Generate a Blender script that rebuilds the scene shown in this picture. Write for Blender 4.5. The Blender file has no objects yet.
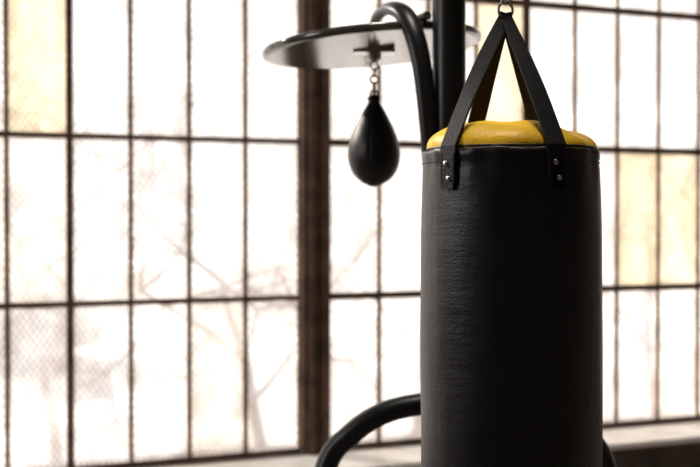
import bpy, bmesh, math, random
from mathutils import Vector, Matrix, noise
random.seed(7)
S=bpy.context.scene
F=60/36*700; H=1.5
def P(px,py,d): return Vector(((px-350)/F*d, d, H+(215-py)/F*d))

# ---------------- materials
def mat(name, col, rough=.5, metal=0, spec=.5, bump=None, colvar=None):
    m=bpy.data.materials.new(name); m.use_nodes=True
    nt=m.node_tree; b=nt.nodes['Principled BSDF']
    b.inputs['Base Color'].default_value=(*col,1); b.inputs['Roughness'].default_value=rough
    b.inputs['Metallic'].default_value=metal; b.inputs['Specular IOR Level'].default_value=spec
    tc=nt.nodes.new('ShaderNodeTexCoord')
    if colvar:
        n=nt.nodes.new('ShaderNodeTexNoise'); n.inputs['Scale'].default_value=colvar[0]; n.inputs['Detail'].default_value=6
        r=nt.nodes.new('ShaderNodeValToRGB'); r.color_ramp.elements[0].color=(*col,1); r.color_ramp.elements[1].color=(*colvar[1],1)
        r.color_ramp.elements[0].position=.38; r.color_ramp.elements[1].position=.65
        nt.links.new(tc.outputs['Object'],n.inputs['Vector']); nt.links.new(n.outputs['Fac'],r.inputs['Fac']); nt.links.new(r.outputs['Color'],b.inputs['Base Color'])
    if bump:
        prev=None
        for sc,st,kind in bump:
            if kind=='v':
                n=nt.nodes.new('ShaderNodeTexVoronoi'); out=n.outputs['Distance']
            else:
                n=nt.nodes.new('ShaderNodeTexNoise'); n.inputs['Detail'].default_value=5; out=n.outputs['Fac']
            n.inputs['Scale'].default_value=sc
            mp=nt.nodes.new('ShaderNodeMapping')
            if kind=='s': mp.inputs['Scale'].default_value=(1,1,.25)
            if kind=='h': mp.inputs['Scale'].default_value=(.35,.35,1.6)
            nt.links.new(tc.outputs['Object'],mp.inputs['Vector']); nt.links.new(mp.outputs['Vector'],n.inputs['Vector'])
            bp=nt.nodes.new('ShaderNodeBump'); bp.inputs['Strength'].default_value=st; bp.inputs['Distance'].default_value=.01
            nt.links.new(out,bp.inputs['Height'])
            if prev: nt.links.new(prev.outputs['Normal'],bp.inputs['Normal'])
            prev=bp
        nt.links.new(prev.outputs['Normal'],b.inputs['Normal'])
    return m
M_leather=mat('black_leather',(.0042,.004,.005),.39,0,.48,[(320,.10,'v'),(9,.5,'s'),(22,.18,'h')],(5,(.007,.0063,.007)))
M_yellow=mat('yellow_vinyl',(.95,.57,.02),.45,0,.35,[(14,.6,'n'),(200,.08,'v')],(8,(.88,.48,.012)))
M_strap=mat('black_webbing',(.006,.0055,.006),.6,0,.22,[(300,.3,'n')])
M_steel=mat('nickel',(.55,.54,.52),.28,1)
M_dark=mat('black_powdercoat',(.007,.007,.008),.34,0,.4,[(400,.05,'n')])
M_board=mat('black_laminate',(.05,.047,.043),.14,0,.8,[(30,.02,'n')])
M_rubber=mat('rubber',(.01,.01,.01),.8)
M_frame=mat('rusty_steel_frame',(.15,.088,.058),.75,0,.2,[(40,.3,'n')],(9,(.07,.045,.033)))
M_frame2=mat('weathered_muntin',(.38,.26,.18),.75,0,.2,[(40,.3,'n')],(9,(.18,.12,.085)))
M_wall=mat('painted_brick',(.20,.17,.15),.85,0,.2,[(12,.3,'n')],(3,(.28,.24,.21)))
M_sill=mat('painted_sill',(.95,.92,.87),.4,0,.4,[(20,.2,'n')],(6,(.85,.79,.72)))
M_floor=mat('worn_concrete',(.16,.14,.125),.5,0,.4,[(15,.15,'n')],(2,(.24,.21,.19)))
M_ceil=mat('ceiling_plaster',(.30,.28,.26),.9,0,.2,[(10,.2,'n')])
M_bark=mat('bark',(.28,.18,.13),.9,0,.2,[(30,.5,'n')])
M_ground=mat('pale_gravel',(.60,.585,.575),.9,0,.2,[(8,.3,'n')],(.6,(.72,.70,.68)))
M_car=mat('silver_paint',(.72,.72,.72),.3,.1,.5)
M_carg=mat('car_glass',(.30,.31,.33),.1,0,.6)

def glass(name,tint,mixf,dirt,grime=(.50,.42,.37)):
    m=bpy.data.materials.new(name); m.use_nodes=True; nt=m.node_tree; N=nt.nodes; L=nt.links
    N.remove(N['Principled BSDF']); out=N['Material Output']
    tc=N.new('ShaderNodeTexCoord'); sp=N.new('ShaderNodeSeparateXYZ'); L.new(tc.outputs['Object'],sp.inputs[0])
    def mth(op,a,b=None):
        n=N.new('ShaderNodeMath'); n.operation=op
        for i,v in enumerate((a,b)):
            if v is None: continue
            if isinstance(v,(int,float)): n.inputs[i].default_value=v
            else: L.new(v,n.inputs[i])
        return n.outputs[0]
    x=mth('MULTIPLY',sp.outputs['X'],1/.027); z=mth('MULTIPLY',sp.outputs['Z'],1/.040)
    a=mth('PINGPONG',mth('ADD',x,z),.5); b=mth('PINGPONG',mth('SUBTRACT',x,z),.5)
    mn=mth('MINIMUM',a,b); line=mth('MULTIPLY',mth('LESS_THAN',mn,.095),.72)
    def noi(s,d,ro,p0,p1,c0,c1,mz=1):
        mp=N.new('ShaderNodeMapping'); mp.inputs['Scale'].default_value=(1,1,mz); L.new(tc.outputs['Object'],mp.inputs['Vector'])
        no=N.new('ShaderNodeTexNoise'); no.inputs['Scale'].default_value=s; no.inputs['Detail'].default_value=d; no.inputs['Roughness'].default_value=ro
        L.new(mp.outputs['Vector'],no.inputs['Vector'])
        rp=N.new('ShaderNodeValToRGB'); rp.color_ramp.elements[0].position=p0; rp.color_ramp.elements[1].position=p1
        rp.color_ramp.elements[0].color=(*c0,1); rp.color_ramp.elements[1].color=(*c1,1)
        L.new(no.outputs['Fac'],rp.inputs['Fac']); return rp.outputs['Color']
    base=noi(2.2,7,.65,.42,.62,tint,dirt)
    gf=noi(5.5,8,.75,.48,.70,(0,0,0),(.85,.85,.85),.55)
    uv=N.new('ShaderNodeSeparateXYZ'); L.new(tc.outputs['UV'],uv.inputs[0])
    ex=mth('PINGPONG',uv.outputs['X'],.5); ez=mth('MULTIPLY',mth('PINGPONG',uv.outputs['Y'],.5),2.7)
    ed=mth('MINIMUM',ex,ez)
    no2=N.new('ShaderNodeTexNoise'); no2.inputs['Scale'].default_value=9; no2.inputs['Detail'].default_value=6; L.new(tc.outputs['Object'],no2.inputs['Vector'])
    e1=mth('SUBTRACT',.28,ed); e2=mth('MULTIPLY',mth('MAXIMUM',e1,0),mth('MULTIPLY',mth('MAXIMUM',mth('SUBTRACT',no2.outputs['Fac'],.36),0),12))
    gg=mth('MINIMUM',mth('ADD',gf,e2),.85)
    m1=N.new('ShaderNodeMix'); m1.data_type='RGBA'; L.new(gg,m1.inputs[0]); L.new(base,m1.inputs[6]); m1.inputs[7].default_value=(*grime,1)
    mx=N.new('ShaderNodeMix'); mx.data_type='RGBA'; L.new(line,mx.inputs[0]); L.new(m1.outputs[2],mx.inputs[6]); mx.inputs[7].default_value=(.28,.25,.225,1)
    t=N.new('ShaderNodeBsdfTransparent'); tr=N.new('ShaderNodeBsdfTranslucent')
    L.new(mx.outputs[2],t.inputs['Color']); L.new(mx.outputs[2],tr.inputs['Color'])
    ms=N.new('ShaderNodeMixShader'); ms.inputs[0].default_value=mixf
    L.new(t.outputs[0],ms.inputs[1]); L.new(tr.outputs[0],ms.inputs[2]); L.new(ms.outputs[0],out.inputs['Surface'])
    return m
G_clear=glass('wired_glass',(.97,.94,.915),.44,(.77,.705,.665),(.57,.50,.455))
G_yel=glass('yellowed_wired_glass',(.79,.68,.48),.5,(.62,.515,.34),(.46,.36,.23))
G_pale=glass('hazy_wired_glass',(.84,.785,.72),.6,(.70,.63,.56))

# ---------------- helpers
def obj(name,bm,mats,smooth=True,parent=None):
    me=bpy.data.meshes.new(name); bm.normal_update(); bm.to_mesh(me); bm.free()
    for m in (mats if isinstance(mats,list) else [mats]): me.materials.append(m)
    if smooth:
        for p in me.polygons: p.use_smooth=True
    o=bpy.data.objects.new(name,me); S.collection.objects.link(o)
    if parent: o.parent=parent
    return o
def empty(name,loc=(0,0,0)):
    e=bpy.data.objects.new(name,None); S.collection.objects.link(e); e.location=loc; e.empty_display_size=.1
    return e
def box(bm,a,b,mi=0):
    vs=[bm.verts.new((x,y,z)) for x in (a[0],b[0]) for y in (a[1],b[1]) for z in (a[2],b[2])]
    for f in ((0,1,3,2),(4,6,7,5),(0,4,5,1),(2,3,7,6),(0,2,6,4),(1,5,7,3)):
        fc=bm.faces.new([vs[i] for i in f]); fc.material_index=mi
def spline(pts,n=10):
    out=[]; L=len(pts)
    for i in range(L-1):
        p0=pts[max(i-1,0)];p1=pts[i];p2=pts[i+1];p3=pts[min(i+2,L-1)]
        for k in range(n):
            t=k/n
            out.append(.5*((2*p1)+(p2-p0)*t+(2*p0-5*p1+4*p2-p3)*t*t+(3*p1-p0-3*p2+p3)*t**3))
    out.append(pts[-1].copy()); return out
def tube(bm,pts,r,seg=20,n=10,smooth=True,mi=0,flat=None):
    pts=[Vector(p) for p in pts]
    rs=r if isinstance(r,(list,tuple)) else [r]*len(pts)
    if smooth:
        rr=[v.x for v in spline([Vector((q,0,0)) for q in rs],n)]; pts=spline(pts,n)
    else: rr=list(rs)
    T=[(pts[min(i+1,len(pts)-1)]-pts[max(i-1,0)]).normalized() for i in range(len(pts))]
    up=Vector((0,1,0)) if abs(T[0].y)<.9 else Vector((1,0,0))
    N=(up-T[0]*up.dot(T[0])).normalized(); rings=[]
    for i,p in enumerate(pts):
        N=(N-T[i]*N.dot(T[i])).normalized(); B=T[i].cross(N); ring=[]
        for k in range(seg):
            a=2*math.pi*k/seg
            fx=flat if flat else 1
            ring.append(bm.verts.new(p+N*math.cos(a)*rr[i]*fx+B*math.sin(a)*rr[i]))
        rings.append(ring)
    for i in range(len(rings)-1):
        for k in range(seg):
            f=bm.faces.new((rings[i][k],rings[i][(k+1)%seg],rings[i+1][(k+1)%seg],rings[i+1][k])); f.material_index=mi
    for rg in (list(reversed(rings[0])),rings[-1]):
        f=bm.faces.new(rg); f.material_index=mi
def ribbon(bm,pts,wdirs,ws,th=.003,mi=0):
    rings=[]
    for i,p in enumerate(pts):
        T=(pts[min(i+1,len(pts)-1)]-pts[max(i-1,0)]).normalized()
        W=wdirs[i]; W=(W-T*W.dot(T)).normalized(); N=T.cross(W)
        rings.append([bm.verts.new(p+W*sx*ws[i]/2+N*sy*th/2) for sx,sy in ((-1,-1),(-1,1),(-.9,1.3),(.9,1.3),(1,1),(1,-1),(.9,-1.3),(-.9,-1.3))])
    m=8
    for i in range(len(rings)-1):
        for k in range(m):
            f=bm.faces.new((rings[i][k],rings[i][(k+1)%m],rings[i+1][(k+1)%m],rings[i+1][k])); f.material_index=mi
    bm.faces.new(rings[0]); bm.faces.new(list(reversed(rings[-1])))
def torus(bm,c,R,r,mt=None,seg=24,s2=10,mi=0,sx=1):
    mt=mt or Matrix.Identity(3); rings=[]
    for i in range(seg):
        a=2*math.pi*i/seg; rg=[]
        for k in range(s2):
            b=2*math.pi*k/s2
            v=Vector(((R+r*math.cos(b))*math.cos(a)*sx,r*math.sin(b),(R+r*math.cos(b))*math.sin(a)))
            rg.append(bm.verts.new(c+mt@v))
        rings.append(rg)
    for i in range(seg):
        for k in range(s2):
            f=bm.faces.new((rings[i][k],rings[(i+1)%seg][k],rings[(i+1)%seg][(k+1)%s2],rings[i][(k+1)%s2])); f.material_index=mi
def lathe(bm,prof,c,seg=96,disp=None,mi=0,cap0=True,cap1=True):
    rings=[]
    for j,(r,z) in enumerate(prof):
        rg=[]
        for k in range(seg):
            a=2*math.pi*k/seg; rr,zz=(r,z) if not disp else disp(r,z,a)
            rg.append(bm.verts.new(c+Vector((rr*math.cos(a),rr*math.sin(a),zz))))
        rings.append(rg)
    for j in range(len(rings)-1):
        for k in range(seg):
            f=bm.faces.new((rings[j][k],rings[j][(k+1)%seg],rings[j+1][(k+1)%seg],rings[j+1][k])); f.material_index=mi
    if cap0: bm.faces.new(list(reversed(rings[0]))).material_index=mi
    if cap1: bm.faces.new(rings[-1]).material_index=mi

# ---------------- heavy bag
BC=Vector(((511-350)/F*2.27,2.27,H+.1235))   # rim centre
hb=empty('heavy_punching_bag',(0,0,0))
def bd(r,z,a):
    t=max(0,1+z/.10) if z<0 else 1   # near rim
    w=.0014*math.sin(a*14+1)*t+.0012*math.sin(a*23)*t*t
    n=noise.noise(Vector((math.cos(a)*1.6,math.sin(a)*1.6,z*5)))*.0026
    return r+w+n, z+ (.0015*math.sin(a*9) if t>.5 else 0)
prof=[(.02,-1.02),(.10,-1.018),(.150,-1.005),(.168,-.985),(.1725,-.95)]
for i in range(1,60):
    z=-.95+.93*i/60; u=(z+.95)/.95
    prof.append((.1725+.0035*math.sin(math.pi*min(1,u*.95))-.004*max(0,(u-.75)/.25)**2, z))
prof+=[(.1690,-.019),(.1705,-.016),(.1708,-.008),(.1702,-.002),(.1680,0.0005),(.1650,-.002),(.1640,-.02),(.1640,-.05)]
bm=bmesh.new(); lathe(bm,prof,BC,144,bd,cap1=False)
obj('leather_shell',bm,M_leather,parent=hb)
# stitch line
bm=bmesh.new()
for k in range(150):
    a=2*math.pi*k/150
    r,z=bd(.1712,-.024,a); r2,z2=bd(.1712,-.024,a+.022)
    tube(bm,[BC+Vector((r*math.cos(a),r*math.sin(a),-.024)),BC+Vector((r2*math.cos(a+.022),r2*math.sin(a+.022),-.024))],.0007,6,1,False)
obj('rim_stitching',bm,M_strap,parent=hb)
# yellow filler top
def dd(r,z,a):
    f=min(1,r/.16)
    w=.0035*math.sin(a*11+2*math.sin(a*2))*f**3*(1 if z>0 else .3)
    zz=z+.010*noise.noise(Vector((r*math.cos(a)*16,r*math.sin(a)*16,3)))*(1-f**6)
    zz-= .010*math.cos(a)*min(f,1)*(1 if z>0.002 else 0)*(z/.055)*1.2
    return r+w*.4,zz+w*.5*(1 if z>0 else 0)
dp=[(.1635,-.06),(.1635,-.02),(.1632,0)]
for i in range(1,22):
    th=math.pi/2*i/22
    dp.append((.1632*math.cos(th)**(.8),.054*math.sin(th)**.85))
dp.append((.004,.0545))
bm=bmesh.new(); lathe(bm,dp,BC,120,dd)
obj('yellow_filler_cap',bm,M_yellow,parent=hb)
# piping on the cap
bm=bmesh.new()
pp=[]
for k in range(97):
    a=2*math.pi*k/96; pp.append(BC+Vector((.1638*math.cos(a),.1638*math.sin(a),.0035)))
tube(bm,pp,.0022,8,1,False); obj('rim_piping',bm,M_leather,parent=hb)
# straps
RING=P(505,14,2.262)
bm=bmesh.new(); bmr=bmesh.new(); bms=bmesh.new()
def az(d): # azimuth from front (camera side), + = right
    a=math.radians(d); return Vector((math.sin(a),-math.cos(a),0))
for d,off in ((-49,.006),(20,.003),(-158,-.002),(148,-.004)):
    R=az(d); W=Vector((-R.y,R.x,0)) 
    top=RING+Vector((R.x*.006,R.y*.006,-.012))
    rim=BC+R*.1745+Vector((0,0,.004)); pts=[]; ws=[];wd=[]
    W0=Vector((1,0,0)) if W.x>0 else Vector((-1,0,0))
    pts.append(RING+Vector((0,-.002,.0))); ws.append(.022); wd.append(W0)
    for k in range(13):
        t=k/12; p=top.lerp(rim,t); p+=R*(.006*math.sin(math.pi*t)) ; pts.append(p); ws.append(.023+.015*min(1,t*1.6)); wd.append(W0.lerp(W,min(1,t*1.5)).normalized())
    pts.append(BC+R*.1752+Vector((0,0,-.006))); ws.append(.038); wd.append(W)
    for k in range(1,6):
        pts.append(BC+R*.1762+Vector((0,0,-.006-.014*k))); ws.append(.037 if k<5 else .029); wd.append(W)
    ribbon(bm,pts,wd,ws,.0034)
    for sx in (-.0145,.0145):
        for k in range(9):
            z0=-.010-.0068*k
            tube(bms,[BC+R*.1786+W*sx+Vector((0,0,z0)),BC+R*.1786+W*sx+Vector((0,0,z0-.0042))],.0006,6,1,False)
    for zz,sh in ((-.028,-.004),(-.056,.003)):
        c=BC+R*.1785+Vector((0,0,zz))+W*sh
        rot=Vector((0,0,1)).rotation_difference(R).to_matrix().to_4x4()
        bmesh.ops.create_uvsphere(bmr,u_segments=16,v_segments=10,radius=.0052,matrix=Matrix.Translation(c)@rot@Matrix.Diagonal((1,1,.6,1)))
obj('hanging_straps',bm,M_strap,smooth=False,parent=hb)
obj('strap_stitching',bms,mat('grey_thread',(.03,.028,.027),.8),parent=hb)
obj('rivets',bmr,M_steel,parent=hb)
bm=bmesh.new()
torus(bm,RING+Vector((0,0,.006)),.015,.0028,Matrix.Rotation(.3,3,'Z'))
ARM_Z=H+.76
c=RING+Vector((0,0,.034))
k=0
while c.z<ARM_Z-.05:
    Rm=Matrix.Rotation(math.pi/2*(k%2)+.5,3,'Z')@Matrix.Diagonal((.68,1,1))
    torus(bm,c,.0155,.003,Rm,20,8); c=c+Vector((0,0,.0262)); k+=1
tube(bm,[c+Vector((0,0,-.012)),Vector((c.x,c.y,ARM_Z-.028))],.004,10,1,False)
obj('ring_and_chain',bm,M_steel,parent=hb)

# ---------------- stand
st=empty('boxing_bag_stand')
PX=P(449,100,2.95); px,py=PX.x,PX.y
bm=bmesh.new()
arm_end=Vector((RING.x,RING.y,ARM_Z))
tube(bm,[Vector((px+.012,py,.05)),Vector((px+.008,py,.6)),Vector((px,py,1.4)),Vector((px,py,H+.35)),Vector((px,py,H+.58)),Vector((px+.004,py-.05,H+.72)),Vector((px+.015,py-.18,H+.775)),Vector((arm_end.x-.01,arm_end.y+.25,H+.78)),arm_end+Vector((0,-.07,.0))],[.044,.044,.043,.042,.042,.038,.035,.032,.03],28,12)
obj('main_post_and_arm',bm,M_dark,parent=st)
bm=bmesh.new()
q=[(434,205,2.93),(430,150,2.925),(426,100,2.925),(421,62,2.93),(413,32,2.95),(403,14,2.99),(390,9,3.06),(379,15,3.15),(374,26,3.24)]
tube(bm,[P(*v) for v in q],[.020,.022,.024,.025,.026,.025,.022,.019,.017],20,10,flat=.75)
obj('platform_support_arm',bm,M_dark,parent=st)
bm=bmesh.new()
tube(bm,[P(434,190,2.93),Vector((px,py,P(0,190,2.95).z))],.016,14,1,False)
tube(bm,[P(426,110,2.925),Vector((px,py,P(0,110,2.95).z))],.010,14,1,False)
obj('support_bolts',bm,M_dark,parent=st)
# hoop
bm=bmesh.new(); D=3.02
hp=[(322,760,2.7),(305,640,2.8),(310,530,2.93),(326,468,D),(352,434,D),(385,413,D),(425,404,D),(468,402,D),(515,404,D),(560,418,D),(590,440,D),(606,470,D),(622,530,2.93),(628,640,2.8),(615,760,2.7)]
pts=[P(*v) for v in hp]
for i in (0,-1): pts[i].z=.035
pts[1].z=.33; pts[-2].z=.33; pts[2].z=.62; pts[-3].z=.62
tube(bm,pts,.029,22,10)
obj('lower_frame_hoop',bm,M_dark,parent=st)
bm=bmesh.new()
bl=pts[0];br=pts[-1]
tube(bm,[bl+Vector((0,-.35,0)),bl,Vector((bl.x,py+.1,.035)),Vector((px-.2,py+.45,.035)),Vector((px+.25,py+.45,.035)),Vector((br.x,py+.1,.035)),br,br+Vector((0,-.35,0))],.033,18,10)
tube(bm,[Vector((px+.012,py,.06)),Vector((px,py+.46,.035))],.03,16,1,False)
obj('base_frame',bm,M_dark,parent=st)

# speed bag platform
PC=Vector(((372-350)/F*3.26,3.26,P(0,51,3.26).z))
Rm=Matrix.Rotation(math.radians(-4.8),4,'Y')@Matrix.Rotation(math.radians(-1.6),4,'X')
bm=bmesh.new()
lathe(bm,[(.004,0),(.28,0),(.298,.0),(.304,.003),(.306,.008),(.306,.014),(.303,.019),(.297,.021),(.004,.021)],Vector((0,0,0)),128)
tube(bm,[Vector((.0,.02,.031)),Vector((.14,-.28,.031))],.012,12,1,False)
for v in bm.verts: v.co=PC+(Rm@v.co)
plat=obj('speed_bag_platform',bm,M_board)
m=plat.modifiers.new('e','EDGE_SPLIT'); m.split_angle=math.radians(40)
plat.parent=st
bm=bmesh.new()
sc=Vector(((374-350)/F*3.26,3.26,0))
def zc(y): return P(0,y+(2 if y>90 else 0),3.26).z
box(bm,(sc.x-.058,sc.y-.03,zc(52)-.005),(sc.x+.058,sc.y+.03,zc(52)+.006))
lathe(bm,[(.012,zc(62)),(.02,zc(60)),(.022,zc(52)),(.012,zc(51))],Vector((sc.x,sc.y,0)),24)
for i,y in enumerate((66,73,80)):
    torus(bm,Vector((sc.x,sc.y,zc(y))),.011,.0028,Matrix.Rotation(math.pi/2*(i%2)+.3,3,'Z'))
tube(bm,[Vector((sc.x,sc.y,zc(82))),Vector((sc.x,sc.y,zc(97)))],.005,12,1,False)
o=obj('swivel_hook',bm,M_steel,smooth=False,parent=st)

# speed bag
sb=empty('speed_bag')
hh=zc(97)-zc(185)
pr=[(.0,0),(.10,.004),(.26,.02),(.55,.07),(.80,.15),(.94,.24),(1.0,.34),(.985,.44),(.90,.55),(.76,.66),(.58,.77),(.42,.86),(.30,.92),(.22,.96),(.20,1.0),(.10,1.005)]
sp=spline([Vector((a,b,0)) for a,b in pr],5)
def sd(r,z,a):
    s=abs(math.sin(a*2+.4)); return r*(1-.03*max(0,1-s*9)),z
bm=bmesh.new(); lathe(bm,[(max(.0008,v.x*.073),zc(185)+v.y*hh) for v in sp],Vector((sc.x,sc.y,0)),96,sd)
obj('bladder_shell',bm,M_leather,parent=sb)
bm=bmesh.new()
lathe(bm,[(.008,zc(99)),(.017,zc(99)),(.018,zc(96)),(.014,zc(94)),(.006,zc(93))],Vector((sc.x,sc.y,0)),24)
torus(bm,Vector((sc.x,sc.y,zc(92))),.010,.003)
obj('collar_loop',bm,M_strap,parent=sb)

# ---------------- room (wall frame)
ANG=math.atan2(.386,.9225)
WM=Matrix.Translation((-1.407+.015*.9225,4.69+.015*.386,0))@Matrix.Rotation(ANG,4,'Z')
def place(o): o.matrix_world=WM
ZS=[H-1.07+.70*i for i in range(6)]   # .43 .. 3.93
Z0,Z1=ZS[0],ZS[-1]; CE=4.35; UL,UR,VB=-3.7,5.4,-7.6
pw=.2538
posts=[(-3.7,-3.0),(-.885,-.746),(1.3,1.4131),(4.008,4.147),(5.2,5.4)]
bm=bmesh.new(); box(bm,(UL-.25,0,0),(UR+.25,.25,Z0)); box(bm,(UL-.25,0,Z1),(UR+.25,.25,CE))
box(bm,(UL-.25,0,Z0),(-3.0,.25,Z1)); box(bm,(5.2,0,Z0),(UR+.25,.25,Z1)); place(obj('wall_back',bm,M_wall,False))
bm=bmesh.new(); box(bm,(UL-.25,VB,0),(UL,0,CE)); place(obj('wall_left',bm,M_wall,False))
bm=bmesh.new(); box(bm,(UR,VB,0),(UR+.25,0,CE)); place(obj('wall_right',bm,M_wall,False))
bm=bmesh.new(); box(bm,(UL-.25,VB-.25,0),(UR+.25,VB,CE)); place(obj('wall_front',bm,M_wall,False))
bm=bmesh.new(); box(bm,(UL-.25,VB-.25,-.2),(UR+.25,.25,0)); place(obj('floor',bm,M_floor,False))
bm=bmesh.new(); box(bm,(UL-.25,VB-.25,CE),(UR+.25,.25,CE+.2)); place(obj('ceiling',bm,M_ceil,False))
bm=bmesh.new(); box(bm,(UL,-.32,Z0-.035),(UR,.04,Z0-.004)); 
o=obj('trim_sill',bm,M_sill,False); place(o); b=o.modifiers.new('b','BEVEL'); b.width=.01; b.segments=3
for i,(a,b_) in enumerate(posts[1:4]):
    bm=bmesh.new()
    box(bm,(a,.02,Z0-.004),(b_,.10,Z1)); w=b_-a
    box(bm,(a+w*.16,-.01,Z0-.004),(a+w*.36,.02,Z1)); box(bm,(a+w*.62,-.02,Z0-.004),(a+w*.90,.02,Z1))
    place(obj('trim_%d'%(i+1),bm,M_frame,False))
wins=[(-3.0,-.885,None),(-.746,1.2846,None),(1.4231,4.008,'mid'),(4.147,5.2,None)]
for wi,(a,b_,kind) in enumerate(wins):
    e=empty('window_%d'%(wi+1)); place(e)
    if kind=='mid':
        us=[1.4231+.2534*i for i in range(4)]+[2.462]+[2.487+.2538*i for i in range(1,6)]+[4.008]
    else:
        n=round((b_-a)/pw); us=[a+(b_-a)*i/n for i in range(n+1)]
    bm=bmesh.new()
    box(bm,(a,.04,Z0),(b_,.07,Z0+.02),0); box(bm,(a,.04,Z1-.02),(b_,.07,Z1),0)
    for z in ZS[1:-1]:
        th=.010 if wi<=1 else .014
        box(bm,(a,.043,z-th),(b_,.068,z+th),0)
    for i,u in enumerate(us):
        if wi==1: hw=.013 if abs(u-.2695)<.02 else .0085
        elif kind=='mid': hw=.018 if abs(u-2.462)<.01 else .0085
        else: hw=.009
        thick=hw>.009
        uu=min(max(u,a-.004),b_+.004)
        box(bm,(uu-hw,.045,Z0),(uu+hw,.066,Z1),0 if thick else 1)
    fr=obj('steel_muntins',bm,[M_frame,M_frame2],False,parent=e)
    bm=bmesh.new(); uvl=bm.loops.layers.uv.new('UVMap')
    for i in range(len(us)-1):
        for r in range(5):
            mi=0
            uc=(us[i]+us[i+1])/2
            rnd=random.random()
            if rnd<.12: mi=2
            if wi==1 and r>=2 and -.1<uc<.27: mi=1
            if kind=='mid':
                if r==1: mi=0
                if r==1 and 2.99<uc<3.6: mi=1
                if r>=2 and 2.1<uc<2.47: mi=1
                if r>=2 and uc>2.7 : mi=0
            vs=[bm.verts.new((x,.055,z)) for x,z in ((us[i],ZS[r]),(us[i+1],ZS[r]),(us[i+1],ZS[r+1]),(us[i],ZS[r+1]))]
            f=bm.faces.new(vs); f.material_index=mi
            for lp,uvc in zip(f.loops,((0,0),(1,0),(1,1),(0,1))): lp[uvl].uv=uvc
    obj('glass_panes',bm,[G_clear,G_yel,G_pale],False,parent=e)

# ---------------- exterior
bm=bmesh.new(); box(bm,(-30,.26,-.4),(40,60,-.15)); place(obj('ground',bm,M_ground,False))
def tree(u,v,ht,seed,lean):
    rnd=random.Random(seed); bm=bmesh.new()
    def grow(p,d,l,r,lev):
        pts=[p]; dd_=d.copy(); q=p.copy(); ch=[]
        n=5
        for i in range(n):
            dd_=(dd_+Vector((rnd.uniform(-1,1),rnd.uniform(-1,1),rnd.uniform(-.6,.7)))*.24).normalized()
            q=q+dd_*l/n; q.y=max(q.y,.6+.02*rnd.random()); pts.append(q.copy()); ch.append((q.copy(),dd_.copy()))
        tube(bm,pts,[r*(1-.45*i/n) for i in range(n+1)],6 if lev else 10,2)
        if lev<4:
            for k in range(4 if lev<3 else 2):
                c,dv=ch[rnd.randint(1,n-1)] if k else ch[-1]
                ax=Vector((rnd.uniform(-1,1),rnd.uniform(-.6,.6),rnd.uniform(-.5,.6))).normalized()
                grow(c,(dv+ax*1.1).normalized(),l*rnd.uniform(.55,.85),max(r*.55,.005),lev+1)
    grow(Vector((u,v,-.15)),Vector((lean,0,1)).normalized(),ht,.04,0)
    return obj('bare_tree',bm,M_bark)
for a in ((-.9,2.2,1.4,3,.1),(1.75,1.9,1.3,11,-.15),(4.9,2.2,1.6,5,-.1),(-2.9,3.0,1.8,9,.2),(.6,2.6,1.5,21,.1),(3.2,2.8,1.5,33,.1)):
    place(tree(*a))
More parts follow.
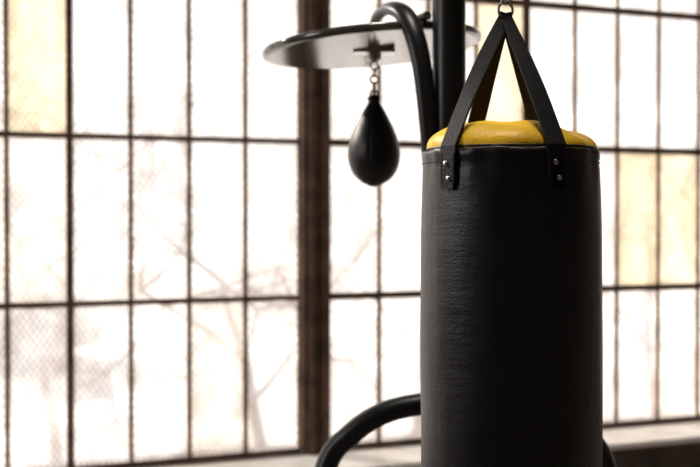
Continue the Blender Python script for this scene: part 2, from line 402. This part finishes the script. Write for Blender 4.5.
# parked car
car=empty('parked_car')
def carpart(name,prof,y0,y1,inset,m):
    bm=bmesh.new(); A=[];B=[];
    for x,z in prof:
        k=inset*max(0,(z-.75))
        A.append(bm.verts.new((x,y0+k,z))); B.append(bm.verts.new((x,y1-k,z)))
    n=len(prof)
    for i in range(n): bm.faces.new((A[i],A[(i+1)%n],B[(i+1)%n],B[i]))
    bm.faces.new(list(reversed(A))); bm.faces.new(B)
    bmesh.ops.recalc_face_normals(bm,faces=bm.faces)
    o=obj(name,bm,m,False,parent=car); b=o.modifiers.new('b','BEVEL'); b.width=.04; b.segments=3; return o
carpart('body',[(-2.1,.25),(2.1,.25),(2.15,.5),(2.1,.75),(1.2,.88),(.55,1.38),(.2,1.46),(-.9,1.46),(-1.3,1.36),(-1.8,.95),(-2.12,.88),(-2.18,.5)],-.88,.88,.35,M_car)
carpart('side_windows',[(.95,.92),(.48,1.33),(.18,1.39),(-.88,1.39),(-1.2,1.31),(-1.5,.96)],-.89,.89,.33,M_carg)
bm=bmesh.new()
for x in (-1.35,1.35):
    for y in (-.84,.84):
        bmesh.ops.create_cone(bm,cap_ends=True,segments=32,radius1=.32,radius2=.32,depth=.2,matrix=Matrix.Translation((x,y,.32))@Matrix.Rotation(math.pi/2,4,'X'))
obj('wheels',bm,M_rubber,False,parent=car)
car.matrix_world=WM@Matrix.Translation((-.4,8.2,-.15))@Matrix.Rotation(.15,4,'Z')

# ---------------- light
w=bpy.data.worlds.new('w'); S.world=w; w.use_nodes=True
bg=w.node_tree.nodes['Background']; bg.inputs['Color'].default_value=(1,.99,.985,1); bg.inputs['Strength'].default_value=1.36
def area(name,loc,target,sx,sy,e,col):
    l=bpy.data.lights.new(name,'AREA'); l.shape='RECTANGLE'; l.size=sx; l.size_y=sy; l.energy=e; l.color=col
    o=bpy.data.objects.new(name,l); S.collection.objects.link(o); o.location=loc
    o.rotation_euler=(Vector(target)-Vector(loc)).to_track_quat('-Z','Y').to_euler()
area('side_fill',(-2.9,1.7,2.4),(.2,2.2,1.3),.8,1.2,24,(1,.97,.95))  # added unseen fill from the left, for sheen on the bag's left edge
area('overhead_fill',(.1,2.15,4.15),(.3,2.25,1.6),.8,.4,42,(1,.95,.88))  # added fill above the bag, no fixture, brightens the yellow cap
sl=bpy.data.lights.new('sun','SUN'); sl.energy=9.5; sl.angle=math.radians(3); sl.color=(1,.975,.945)
so=bpy.data.objects.new('sun',sl); S.collection.objects.link(so)
so.rotation_euler=Vector((.75,-.5,-.5)).to_track_quat('-Z','Y').to_euler()

# ---------------- camera
cd=bpy.data.cameras.new('cam'); cam=bpy.data.objects.new('camera',cd); S.collection.objects.link(cam)
cd.lens=60; cd.sensor_width=36; cam.location=(0,0,H)
cam.rotation_euler=(math.radians(90-.908),0,0)
cd.dof.use_dof=True; cd.dof.focus_distance=2.14; cd.dof.aperture_fstop=3.6
S.camera=cam
S.view_settings.view_transform='Standard'
